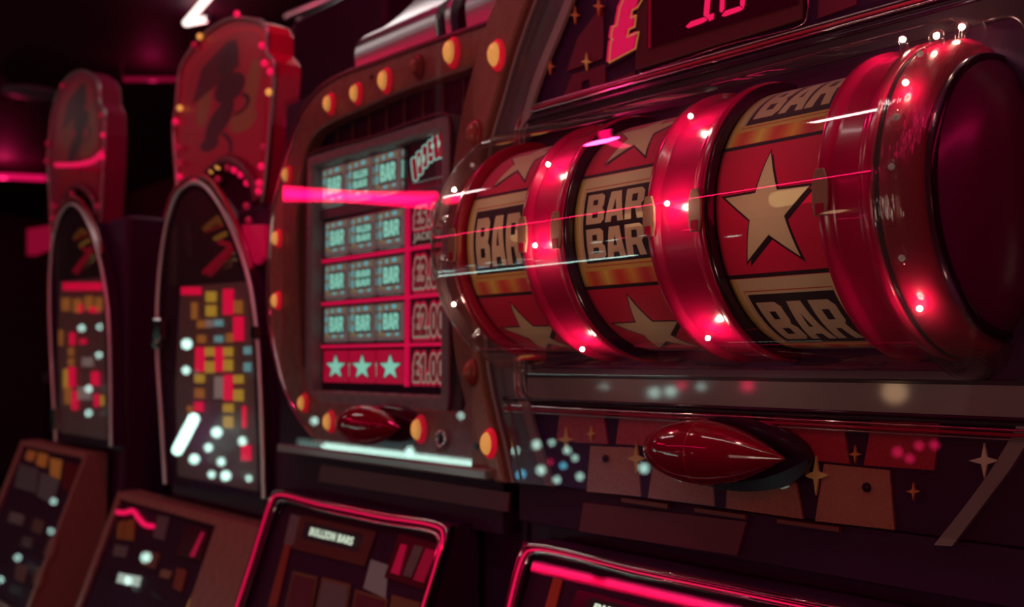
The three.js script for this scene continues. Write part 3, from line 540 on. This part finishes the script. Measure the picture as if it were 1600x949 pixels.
function archMachine(a) {
  const m = thing('fruit_machine', a.label, 'fruit machine', V((a.x0 + a.x1) / 2, 0, -0.25), 'fruit machines along the wall');
  part('cabinet', box(a.x0, a.x1, 0.02, a.top - 0.001, -0.5, -0.032, 0.015), darkBody, m);
  const path = spline(flat(a.arch, 0), false, 70), sh = new THREE.Shape(path);
  const door = part('arched_door', extrude(sh, -0.03, 0.03), blackPanel, m);
  part('chrome_arch', tube(a.arch.map(([x, y]) => at(x, y, 0.008)), a.r, 140), satinChrome, door, 'thick chrome tube round the arched door');
  part('red_arch', tube(a.redArch.map(([x, y]) => at(x, y, 0.014)), a.r * 0.9, 80), redRim, door);
  // painted head and lamp grid
  const q = a.head, h0 = at(q[0], q[3], 0.002), h1 = at(q[2], q[1], 0.002), inset = new THREE.Shape(spline(flat(a.headShape, 0), false, 50));
  const headGeo = new THREE.ShapeGeometry(inset, 12).translate(0, 0, 0.0012);
  { const p = headGeo.attributes.position, uv = headGeo.attributes.uv; for (let i = 0; i < p.count; i++) uv.setXY(i, (p.getX(i) - h0.x) / (h1.x - h0.x), (p.getY(i) - h0.y) / (h1.y - h0.y)); }
  part('painted_head_sign', headGeo, shownPrint(archPanelPrint(), 0.55), door, 'painted scroll sign in the arch head');
  const grid = part('lamp_grid', poly(a.grid, 0.0, 0.003), M(0.34, 0.22, 0.21, 0.5, { roughnessMap: grain }), door, 'grid of coloured win lamps');
  for (const [x, y, w, h, k] of a.cells) part('lamp_cell', poly([[x - w / 2, y - h / 2], [x + w / 2, y - h / 2], [x + w / 2, y + h / 2], [x - w / 2, y + h / 2]], 0.003, 0.004, 0.001), cellMats[k], grid);
  part('door_glass', extrude(new THREE.Shape(spline(flat(a.arch, 0.01), false, 70)), 0.010, 0.0006), pane, m, 'clear arched door glass');
  for (const [x, y, w, h] of a.hinges) part('hinge', poly([[x - w, y - h], [x + w, y - h], [x + w, y + h], [x - w, y + h]], 0.004, 0.014, 0.002), chrome, door);
  const d = deck(m, { ...a.deck });
  for (const [q2, t, mat, name] of a.things(d)) part(name, block(d.lift(q2, 0.0008), d.n, t), mat, d.bodyMesh);
  if (a.wave) part('wave_reflection', tube(d.lift(a.wave, 0.008), 0.0055, 60), glow(0.8, 0.003, 0.08), d.bodyMesh, 'wavy pink neon reflection built as a glowing tube on the deck');  // glow here imitates neon reflected in the deck glass
  if (a.badge) part('pink_badge', poly(a.badge, -0.031, 0.012, 0.002), glow(0.2, 0.001, 0.02, [0.6, 0.01, 0.06]), m, 'small pink badge beside the arch');
  // topper
  const t = thing('topper_sign', a.topLabel, 'sign', V((a.x0 + a.x1) / 2, a.top, -0.05), 'topper signs on the arched machines');
  const base = a.top, set = (pts) => flat(pts, -0.032).map((p, i, l) => { if (p.y < base + 0.012 || pts[i][2]) p.y = base; return p; });
  const raw = set(a.topper), outline = [...spline(raw.slice(0, a.smooth), false, 90), ...raw.slice(a.smooth)];
  const bodyShape = new THREE.Shape([...outline, ...set(a.cut)]);
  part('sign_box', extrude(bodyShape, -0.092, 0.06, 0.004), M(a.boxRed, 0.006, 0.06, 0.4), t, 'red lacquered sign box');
  part('chrome_rim', tube(raw.map((p) => V(p.x, p.y, -0.03)), a.r * 0.9, 160), M(0.42, 0.3, 0.3, 0.35, { metalness: 0.7 }), t);
  const f0 = spline(flat(a.face, -0.03), true, 90), faceGeo = new THREE.ShapeGeometry(new THREE.Shape(f0), 12).translate(0, 0, -0.0305);
  { faceGeo.computeBoundingBox(); const b = faceGeo.boundingBox, p = faceGeo.attributes.position, uv = faceGeo.attributes.uv; for (let i = 0; i < p.count; i++) uv.setXY(i, (p.getX(i) - b.min.x) / (b.max.x - b.min.x), (p.getY(i) - b.min.y) / (b.max.y - b.min.y)); }
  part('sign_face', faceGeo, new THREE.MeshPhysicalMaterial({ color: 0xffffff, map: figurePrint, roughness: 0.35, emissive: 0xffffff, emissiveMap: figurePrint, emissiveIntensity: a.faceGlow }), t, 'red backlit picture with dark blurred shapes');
  part('arch_collar', tube(a.collar.map(([x, y]) => at(x, y, -0.026)), a.r * 2.2, 60), darkRed, t);
  for (const [x, y, k] of a.bulbs) part('marquee_bulb', ball(at(x, y, -0.022), a.br, a.br, a.br * 0.9, 12, 8), { p: bulbPink, y: bulbYellow, d: bulbDim }[k], t);
  return { m, t, d };
}
const bulbPink = glow(0.75, 0.004, 0.07, [0.5, 0.01, 0.06]), bulbYellow = glow(0.7, 0.3, 0.06, [0.5, 0.3, 0.1]), bulbDim = glow(0.2, 0.003, 0.02, [0.3, 0.01, 0.03]);

const arch3 = [[259, 756], [252, 640], [247, 560], [247, 470], [253, 400], [262, 348], [276, 306], [292, 290], [306, 285], [322, 292], [345, 322], [370, 375], [390, 440], [402, 520], [407, 600], [411, 700], [413, 779]];
archMachine({
  label: 'arched chrome fruit machine with bright reflections between payout machine and far machine', x0: -2.42, x1: -1.875, top: 1.475, r: 0.0055, br: 0.0075,
  arch: arch3, redArch: [[258, 340], [270, 305], [290, 281], [308, 275], [328, 282], [352, 315], [376, 366], [394, 420]],
  head: [262, 300, 400, 446], headShape: [[262, 446], [264, 380], [276, 325], [292, 302], [306, 297], [320, 304], [342, 335], [364, 385], [384, 442]],
  grid: [[284, 448], [389, 440], [398, 560], [402, 690], [404, 768], [280, 744], [276, 600]],
  cells: [[300, 455, 30, 12, 'r'], [358, 472, 15, 40, 'r'], [374, 514, 15, 38, 'r'], [314, 562, 14, 38, 'r'], [344, 562, 13, 38, 'r'], [358, 606, 13, 40, 'r'], [312, 636, 13, 15, 'r'], [383, 652, 5, 34, 'r'], [386, 708, 14, 24, 'r'],
    [331, 464, 15, 16, 'y'], [331, 486, 15, 17, 'y'], [329, 550, 13, 14, 'y'], [329, 574, 13, 18, 'y'], [358, 550, 13, 14, 'y'], [358, 571, 13, 18, 'y'], [313, 592, 14, 13, 'y'], [313, 615, 14, 15, 'o'], [374, 593, 14, 13, 'y'], [374, 618, 14, 18, 'y'], [358, 638, 15, 13, 'y'], [358, 660, 14, 18, 'y'],
    [343, 505, 12, 10, 't'], [343, 530, 12, 10, 't'], [388, 548, 10, 12, 't'], [388, 574, 10, 14, 't'], [316, 507, 12, 12, 'o'], [316, 530, 12, 12, 'o'], [374, 480, 12, 20, 'o'], [360, 528, 10, 14, 'o'], [343, 606, 12, 34, 'w'], [329, 506, 10, 12, 'w'], [305, 486, 8, 26, 'o'], [298, 640, 8, 10, 'o']],
  hinges: [[254, 515, 6, 16], [405, 520, 4, 10], [250, 540, 5, 5]],
  deck: { plane: V(0, 0.83, 0.032), x0: -2.585, x1: -1.835, top: 0.838, w0: -2.56, w1: -2.02, wTop: 0.822, body: brownFrame, frameMat: brownFrame, plain: true },
  things: () => [[[[295, 821], [330, 829], [316, 878], [277, 868]], 0.003, M(0.1, 0.001, 0.02, 0.25), 'win_display'], [[[318, 832], [322, 834], [306, 872], [299, 870]], 0.004, glow(0.3, 0.002, 0.03), 'win_display_light'],
    [[[248, 806], [266, 808], [258, 846], [240, 840]], 0.002, M(0.2, 0.15, 0.17, 0.5), 'grey_card'], [[[186, 818], [196, 814], [194, 844], [184, 842]], 0.003, M(0.5, 0.22, 0.04, 0.35), 'amber_button'], [[[198, 816], [212, 812], [210, 846], [196, 844]], 0.003, M(0.5, 0.22, 0.04, 0.35), 'amber_button'],
    [[[182, 852], [202, 855], [198, 872], [178, 869]], 0.003, M(0.25, 0.2, 0.21, 0.4), 'grey_button'], [[[188, 896], [222, 902], [218, 918], [184, 911]], 0.003, glow(0.3, 0.42, 0.36, [0.5, 0.5, 0.5]), 'button_light'], [[[226, 860], [252, 866], [244, 890], [222, 884]], 0.003, M(0.3, 0.12, 0.08, 0.4), 'copper_button'], [[[256, 890], [272, 894], [266, 906], [252, 902]], 0.004, M(0.45, 0.25, 0.14, 0.35), 'copper_button'],
    [[[278, 888], [294, 892], [286, 926], [272, 920]], 0.003, M(0.35, 0.06, 0.03, 0.4), 'red_button'], [[[300, 936], [312, 940], [304, 960], [292, 956]], 0.003, glow(0.5, 0.2, 0.03), 'amber_button_light']],
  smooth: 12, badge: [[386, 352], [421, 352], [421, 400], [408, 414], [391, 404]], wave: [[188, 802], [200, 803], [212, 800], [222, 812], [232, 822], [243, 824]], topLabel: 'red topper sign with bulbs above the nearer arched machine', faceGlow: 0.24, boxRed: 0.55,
  topper: [[283, 350, 1], [276, 260], [273, 195], [277, 168], [281, 120], [284, 106], [296, 84], [311, 64], [340, 40], [365, 29], [392, 30], [412, 36], [419, 50], [419, 80], [430, 96], [430, 116], [426, 170], [421, 230], [414, 300], [411, 322, 1]],
  cut: [[405, 322, 1], [396, 285], [380, 262], [358, 252], [338, 258], [318, 280], [306, 300], [300, 340, 1]],
  face: [[290, 290], [286, 230], [287, 175], [294, 125], [320, 82], [350, 58], [385, 48], [406, 56], [408, 86], [416, 112], [414, 180], [410, 236], [404, 268], [392, 258], [372, 242], [350, 242], [328, 256], [312, 280]],
  collar: [[304, 318], [308, 300], [322, 276], [340, 258], [360, 251], [382, 262], [396, 284], [404, 316]],
  bulbs: [[370, 22, 'p'], [312, 57, 'y'], [303, 70, 'd'], [409, 71, 'p'], [413, 99, 'p'], [422, 112, 'p'], [420, 144, 'y'], [281, 169, 'y'], [274, 190, 'p'], [280, 276, 'p'], [277, 230, 'd'], [279, 254, 'd'], [408, 260, 'p'], [405, 286, 'p'], [404, 299, 'p'], [331, 266, 'y'], [341, 260, 'y'], [356, 262, 'd'], [366, 266, 'p'], [376, 273, 'p'], [386, 286, 'p'], [302, 277, 'p'], [316, 276, 'd'], [324, 274, 'p'], [340, 280, 'd'], [412, 230, 'd'], [388, 344, 'd'], [385, 322, 'd']],
});
const arch4 = [[88, 690], [84, 620], [80, 540], [78, 470], [79, 420], [84, 370], [94, 338], [106, 322], [116, 320], [128, 330], [144, 362], [156, 404], [166, 460], [171, 520], [173, 600], [174, 698]];
archMachine({
  label: 'dim arched fruit machine at the far end of the row', x0: -3.28, x1: -2.74, top: 1.535, r: 0.005, br: 0.007,
  arch: arch4, redArch: [[82, 362], [92, 328], [106, 312], [117, 309], [130, 319], [148, 354], [160, 396]],
  head: [82, 330, 160, 440], headShape: [[88, 436], [88, 385], [96, 348], [107, 334], [116, 332], [126, 340], [140, 368], [150, 402], [158, 436]],
  grid: [[94, 440], [160, 434], [166, 520], [168, 600], [169, 688], [95, 676], [92, 560]],
  cells: [[130, 448, 60, 12, 'r'], [104, 476, 12, 20, 'o'], [122, 478, 12, 22, 'o'], [140, 474, 12, 22, 'o'], [156, 476, 10, 22, 'o'], [126, 482, 8, 14, 'r'], [148, 484, 14, 10, 'r'], [114, 530, 8, 20, 'r'], [131, 534, 8, 8, 'r'], [112, 550, 8, 12, 'o'], [112, 566, 8, 12, 'o'], [113, 590, 11, 32, 'r'], [150, 592, 12, 22, 'r'], [107, 618, 10, 28, 'o'], [118, 626, 9, 30, 'r'], [152, 626, 7, 20, 'r'], [96, 528, 5, 24, 'o'], [138, 566, 16, 14, 'w'], [133, 615, 20, 20, 'w'], [103, 592, 5, 30, 'y'], [161, 626, 4, 16, 'y']],
  hinges: [[76, 590, 3, 8], [90, 655, 3, 16]],
  deck: { plane: V(0, 0.908, 0.032), x0: -3.41, x1: -2.81, top: 0.914, w0: -3.375, w1: -2.83, wTop: 0.9, body: brownFrame, frameMat: brownFrame, plain: true },
  things: () => [[[[45, 704], [58, 707], [52, 722], [41, 719]], 0.003, glow(0.12, 0.03, 0.006, [0.4, 0.14, 0.05]), 'amber_lamp'], [[[62, 708], [76, 711], [72, 732], [58, 727]], 0.003, glow(0.14, 0.04, 0.006, [0.4, 0.14, 0.05]), 'amber_lamp'], [[[80, 716], [98, 720], [94, 750], [80, 744]], 0.003, glow(0.14, 0.045, 0.008, [0.4, 0.16, 0.05]), 'amber_lamp'],
    [[[104, 722], [126, 728], [114, 772], [98, 764]], 0.003, M(0.2, 0.003, 0.02, 0.3), 'red_button'], [[[32, 725], [62, 734], [58, 772], [24, 762]], 0.003, M(0.2, 0.2, 0.22, 0.35), 'grey_panel'], [[[66, 738], [94, 752], [84, 790], [60, 776]], 0.003, M(0.24, 0.28, 0.3, 0.3), 'grey_panel'],
    [[[18, 800], [40, 806], [36, 822], [14, 816]], 0.003, M(0.3, 0.28, 0.28, 0.4), 'grey_button'], [[[56, 810], [72, 816], [66, 836], [50, 830]], 0.003, M(0.22, 0.13, 0.1, 0.4), 'copper_button'], [[[78, 842], [92, 846], [84, 872], [70, 868]], 0.003, M(0.3, 0.12, 0.08, 0.4), 'copper_button'], [[[60, 886], [74, 890], [66, 918], [52, 912]], 0.003, M(0.3, 0.12, 0.06, 0.4), 'copper_button'], [[[28, 880], [46, 886], [40, 912], [24, 906]], 0.003, M(0.25, 0.1, 0.07, 0.4), 'copper_button'], [[[38, 838], [54, 842], [50, 858], [34, 854]], 0.003, M(0.18, 0.15, 0.17, 0.4), 'grey_button']],
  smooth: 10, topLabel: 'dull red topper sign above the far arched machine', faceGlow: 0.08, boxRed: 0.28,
  topper: [[82, 350, 1], [79, 300], [76, 250], [79, 215], [84, 175], [92, 146], [104, 126], [120, 113], [136, 112], [150, 122], [156, 136], [157, 160], [164, 174], [165, 210], [163, 260], [158, 344, 1]],
  cut: [[154, 344, 1], [150, 318], [138, 300], [124, 292], [110, 296], [100, 318], [96, 346, 1]],
  face: [[92, 310], [88, 260], [90, 200], [98, 160], [114, 132], [132, 126], [144, 136], [150, 170], [155, 200], [154, 250], [150, 292], [136, 286], [118, 284], [102, 298]],
  collar: [[98, 340], [102, 314], [112, 296], [124, 291], [138, 299], [148, 314], [154, 340]],
  bulbs: [[161, 211, 'p'], [161, 235, 'd'], [160, 246, 'p'], [72, 252, 'd'], [74, 224, 'd'], [97, 134, 'd'], [82, 341, 'd'], [112, 303, 'd'], [145, 310, 'd'], [152, 322, 'd'], [146, 348, 'd'], [141, 337, 'd'], [157, 180, 'd'], [84, 322, 'd']],
});

// ---------------------------------------------------------------- behind the row
{
  const a = at(456, 32, -0.6), b = at(600, 60, -0.6);
  solo('dark_cabinet', box(a.x, b.x, 0.0, a.y, -1.1, -0.6, 0.02), darkBody, 'dark cabinet standing behind the topper signs', 'cabinet');
}
// neon that shows in the picture
function neon(name, pts, r, mat, label, power, color = PINK) {
  const t = thing(name, label, 'neon light', pts[0].clone());
  const len = []; for (let i = 1; i < pts.length; i++) len.push(capsule(pts[i - 1], pts[i], r));
  part('neon_tube', mergeGeometries(len), mat, t);
  const e = pts[pts.length - 1];
  part('tube_holder', ball(pts[0], r * 1.4, r * 1.4, r * 1.4), blackGloss, t);
  part('tube_holder', ball(e, r * 1.4, r * 1.4, r * 1.4), blackGloss, t);
  for (const p of [pts[0], e]) part('hanger', rod(p, V(p.x, CEIL + 0.002, p.z), 0.004, 8), steel, t);
  for (let i = 1; i < pts.length; i++) { const c = pts[i - 1].clone().lerp(pts[i], 0.5); if (power) pointLight(color, power, c.add(V(0, -r * 1.6, 0)), 2); }
  return t;
}
neon('neon_sign', [[360, -45], [291, 36], [328, 29]].map(([x, y]) => atY(x, y, CEIL - 0.06)), 0.014, neonWhite, 'pale zigzag neon sign on the ceiling', 0.08);
neon('neon_light', [[-70, 272], [77, 279]].map(([x, y]) => atY(x, y, CEIL - 0.1)), 0.022, glow(0.8, 0.004, 0.1), 'straight pink neon tube beyond the far topper sign', 0.3);
neon('neon_light', [[190, 124], [284, 124]].map(([x, y]) => atY(x, y, CEIL - 0.08)), 0.012, glow(0.18, 0.001, 0.02), 'faint pink neon tube between the two topper signs', 0.06);
neon('neon_light', [V(-1.68, 2.3, 0.02), V(-1.68, 2.3, 0.5)], 0.014, glow(6, 0.02, 0.7), 'pink neon tube overhead between payout machine and topper', 0.75);
// chrome trunking on the ceiling over the row
for (const [a, b, r, w] of [[[450, 26], [585, -30], 0.02, 0], [[475, 33], [640, -30], 0.035, 1]])
  solo('ceiling_trunking', rod(atY(a[0], a[1], CEIL - 0.09), atY(b[0], b[1], CEIL - 0.09), r), steel, w ? 'wide steel trunking bar under the ceiling' : 'narrow steel trunking bar under the ceiling', 'trunking');
{ const p = atY(50, 145, CEIL - 0.02); solo('ceiling_lamp', ball(p, 0.16, 0.02, 0.16), M(0.3, 0.3, 0.34, 0.4), 'unlit round ceiling lamp beyond the far machine', 'lamp'); }
{ const q = [[42, 358], [80, 352], [80, 384], [42, 399]].map(([x, y]) => at(x, y, -0.9)); solo('wall_sign', extrude(new THREE.Shape(q.map((p) => new THREE.Vector2(p.x, p.y))), -0.95, 0.05), glow(0.2, 0.002, 0.02, [0.2, 0.01, 0.03]), 'small red sign beside the far arched machine', 'sign'); }
solo('neon_light', tube([[88, 258], [110, 258], [130, 256], [148, 250], [159, 240]].map(([x, y]) => at(x, y, -0.004)), 0.007, 40), glow(0.75, 0.003, 0.075), 'curved pink glowing tube standing in for neon mirrored in the far topper sign', 'neon light');  // glowing tube imitates a neon reflection in the glossy topper face
{ const t = thing('canopy_highlight', 'small white glowing tube standing in for a highlight on the steel canopy', 'lamp', at(664, 40, -0.13)); part('highlight_tube', capsule(at(650, 47, -0.13), at(678, 31, -0.13), 0.008), glow(0.85, 0.95, 0.85), t); part('highlight_end', ball(at(649, 48, -0.13), 0.009, 0.009, 0.009), steel, t); pointLight(lin(0.9, 1, 0.92), 0.05, at(664, 30, -0.1), 0.5); }  // added glowing tube and point light draw the highlight mirrored in the steel

// ---------------------------------------------------------------- across the aisle: what the glass mirrors
{
  // pink neon along the opposite wall (streak on the reel tube) and across the aisle (streak on the payout glass)
  const n1 = neon('neon_light', [V(-5.4, 2.16, 3.0), V(-1.6, 2.16, 3.0)], 0.016, neonPink, 'long pink neon tube along the opposite wall', 0);
  for (const x of [-4.7, -3.4, -2.2]) areaLight(PINK, 6, 1.2, 0.03, V(x, 2.16, 2.97), V(x, 1.2, 0));
  const up = (px, py, zg, depth) => { const p = EYE.clone().addScaledVector(ray(px, py), depth); p.z = 2 * zg - p.z; return p; };
  const a = up(431, 298, 0.023, 4.4), b = up(684, 319, 0.023, 4.4);
  neon('neon_light', [a, b], 0.019, neonPink, 'pink neon tube crossing the aisle under the ceiling', 0);
  const mid = a.clone().lerp(b, 0.5); const face = V(0, 1, 0).cross(b.clone().sub(a)).normalize(); if (face.z > 0) face.negate();
  areaLight(new THREE.Color().setRGB(1, 0.002, 0.075), 10, a.distanceTo(b), 0.034, mid.clone().addScaledVector(face, 0.021), mid.clone().addScaledVector(face, 1));
  // pink neon near the viewer's end of the row
  neon('neon_light', [V(1.5, 2.4, -1.4), V(1.5, 2.4, 2.6)], 0.02, glow(9, 0.02, 1.1), 'long pink neon tube at the near end of the row', 0);
  areaLight(PINK, 9, 3.8, 0.05, V(1.47, 2.38, 0.6), V(-2.5, 1.6, 0.0));
  // counters with bright tubes and bulbs
  for (let i = 0; i < 4; i++) {
    const x = -9.6 + i * 2.0;
    const c = thing('opposite_counter', ['dark counter with lamps facing the far arched machine', 'dark counter with lamps facing the nearer arched machine', 'dark counter with lamps facing the payout machine', 'dark counter with lamps facing the reel machine'][i], 'counter', V(x, 0, 2.9), 'counters across the aisle');
    part('counter_body', box(x - 0.97, x + 0.97, 0.0, 1.05, 2.44, 3.2, 0.02), darkBody, c);
    part('counter_top', box(x - 0.99, x + 0.99, 1.05, 1.08, 2.4, 3.22, 0.01), blackGloss, c);
  }
  const lamp = (px, py, r, zg, k, name = 'globe_lamp', mat) => {
    const where = px < 200 ? 'facing the far arched machine' : px < 420 ? 'facing the nearer arched machine' : px < 790 ? 'facing the payout machine' : py < 640 ? 'mirrored in the strip under the reels' : px < 950 ? 'in the cluster mirrored beside the sunburst' : 'mirrored in the sunburst print';
    const p = mirrored(px, py, zg, 2.36), R = r * 0.00078 * (EYE.z - zg + 2.36 - zg) / 1.0;
    const t = solo(name, ball(p, R, R, Math.min(R, 0.06)), mat ?? glow(k * 0.62, k, k * 0.88, [0.5, 0.5, 0.5]), 'glowing ' + { globe_lamp: 'white', blue_globe_lamp: 'blue', amber_globe_lamp: 'amber', red_globe_lamp: 'red' }[name] + ' round lamp across the aisle ' + where, 'lamp', name.replace(/_/g, ' ') + 's ' + where);
    return t;
  };
  for (const [x, y, r] of [[291, 538, 13], [290, 579, 9], [338, 676, 13], [325, 700, 9], [303, 718, 12], [345, 722, 9], [352, 744, 12], [388, 748, 6], [378, 690, 9], [330, 742, 8]]) lamp(x, y, r, 0.012, 6);
  for (const [x, y, r] of [[127, 513, 9], [155, 511, 7], [154, 555, 8], [138, 608, 9], [138, 646, 9]]) lamp(x, y, r, 0.012, 3.5);
  for (const [x, y, r] of [[640, 705, 8], [700, 742, 9], [730, 738, 9], [755, 740, 9], [600, 722, 7], [545, 716, 6], [491, 658, 7], [502, 705, 7], [720, 650, 5], [668, 738, 6]]) lamp(x, y, r, 0.023, 5);
  for (const [x, y, r] of [[805, 705, 7], [838, 695, 8], [862, 692, 5], [886, 704, 6], [898, 716, 5], [845, 735, 8], [906, 745, 6], [1222, 750, 10], [1006, 732, 8], [870, 750, 6]]) lamp(x, y, r, 0.008, 3.2);
  for (const [x, y, r] of [[1022, 614, 8], [1048, 612, 8], [1096, 604, 5], [944, 604, 4]]) lamp(x, y, r, 0.006, 4.5);
  for (const [x, y, r] of [[1065, 602, 6], [1168, 603, 8]]) lamp(x, y, r, 0.006, 0, 'red_globe_lamp', glow(5, 0.04, 0.5));
  lamp(1398, 612, 16, 0.006, 0, 'amber_globe_lamp', glow(2.2, 1.3, 0.7));
  for (const [x, y, r] of [[814, 742, 8], [880, 728, 5]]) lamp(x, y, r, 0.008, 0, 'blue_globe_lamp', glow(0.5, 2.2, 3.2));
  for (const [x, y, r] of [[1402, 707, 7], [1436, 697, 6], [1460, 696, 6], [1421, 717, 6], [860, 722, 5]]) lamp(x, y, r, 0.008, 0, 'red_globe_lamp', glow(1.6, 0.02, 0.2));
  {
    const t = thing('fill_light_case', 'warm fill light added across the aisle in the shape of a lit case', 'display case', V(-0.2, 0, 2.7));  // unseen case added so its glowing front brightens the near machine
    part('case_body', box(-0.75, 0.35, 0, 1.3, 2.46, 2.95, 0.02), darkBody, t);
    part('fill_light_panel', box(-0.65, 0.25, 0.72, 1.22, 2.452, 2.462), glow(1.2, 0.85, 0.65, [0.5, 0.5, 0.5]), t);
    areaLight(new THREE.Color().setRGB(1, 0.72, 0.58), 3.2, 0.9, 0.5, V(-0.2, 0.97, 2.44), V(-0.9, 1.05, 0));
  }
  { const p = mirrored(302, 655, 0.012, 2.3), q = mirrored(277, 703, 0.012, 2.3); solo('slanted_tube_lamp', capsule(p, q, 0.035), glow(5.5, 9, 7.9, [0.5, 0.5, 0.5]), 'slanted white tube lamp on a counter across the aisle', 'lamp'); }
  solo('tube_lamp', capsule(V(-4.35, 0.47, 2.3), V(-2.9, 0.47, 2.3), 0.02), glow(4.5, 7.2, 6.3, [0.5, 0.5, 0.5]), 'short white tube lamp near the floor on the counters', 'lamp');
  { const p = mirrored(508, 697, 0.023, 2.3), q = mirrored(750, 730, 0.023, 2.3); q.y = p.y; solo('tube_lamp', capsule(p, q, 0.013), tubeTeal, 'long white tube lamp low on the counters', 'lamp'); for (let i = 0; i < 3; i++) areaLight(TEAL, 0.5, 1.0, 0.06, p.clone().lerp(q, (i + 0.5) / 3).add(V(0, 0, -0.05)), p.clone().lerp(q, (i + 0.5) / 3).add(V(0, 0.3, -2))); }
}
// housings of the soft ceiling lights added for fill
FILL_PANELS.forEach(([x, z, w, d], i) => {
  const t = thing('fill_ceiling_light', ['slim white ceiling light added for fill by the reel machine', 'slim white ceiling light added for fill by the arched machines', 'slim white ceiling light added for fill at the far end of the aisle', 'square white ceiling light added behind the row for the canopy to mirror'][i], 'ceiling light', V(x, CEIL - 0.05, z), 'ceiling lights added for fill');
  part('housing', box(x - w / 2 - 0.02, x + w / 2 + 0.02, CEIL - 0.045, CEIL, z - d / 2 - 0.02, z + d / 2 + 0.02, 0.008), steel, t);
  part('diffuser_light', box(x - w / 2, x + w / 2, CEIL - 0.05, CEIL - 0.044, z - d / 2, z + d / 2), glow(1.2, 1.3, 1.25, [0.6, 0.6, 0.6]), t);
});
renderer.render(scene, camera);
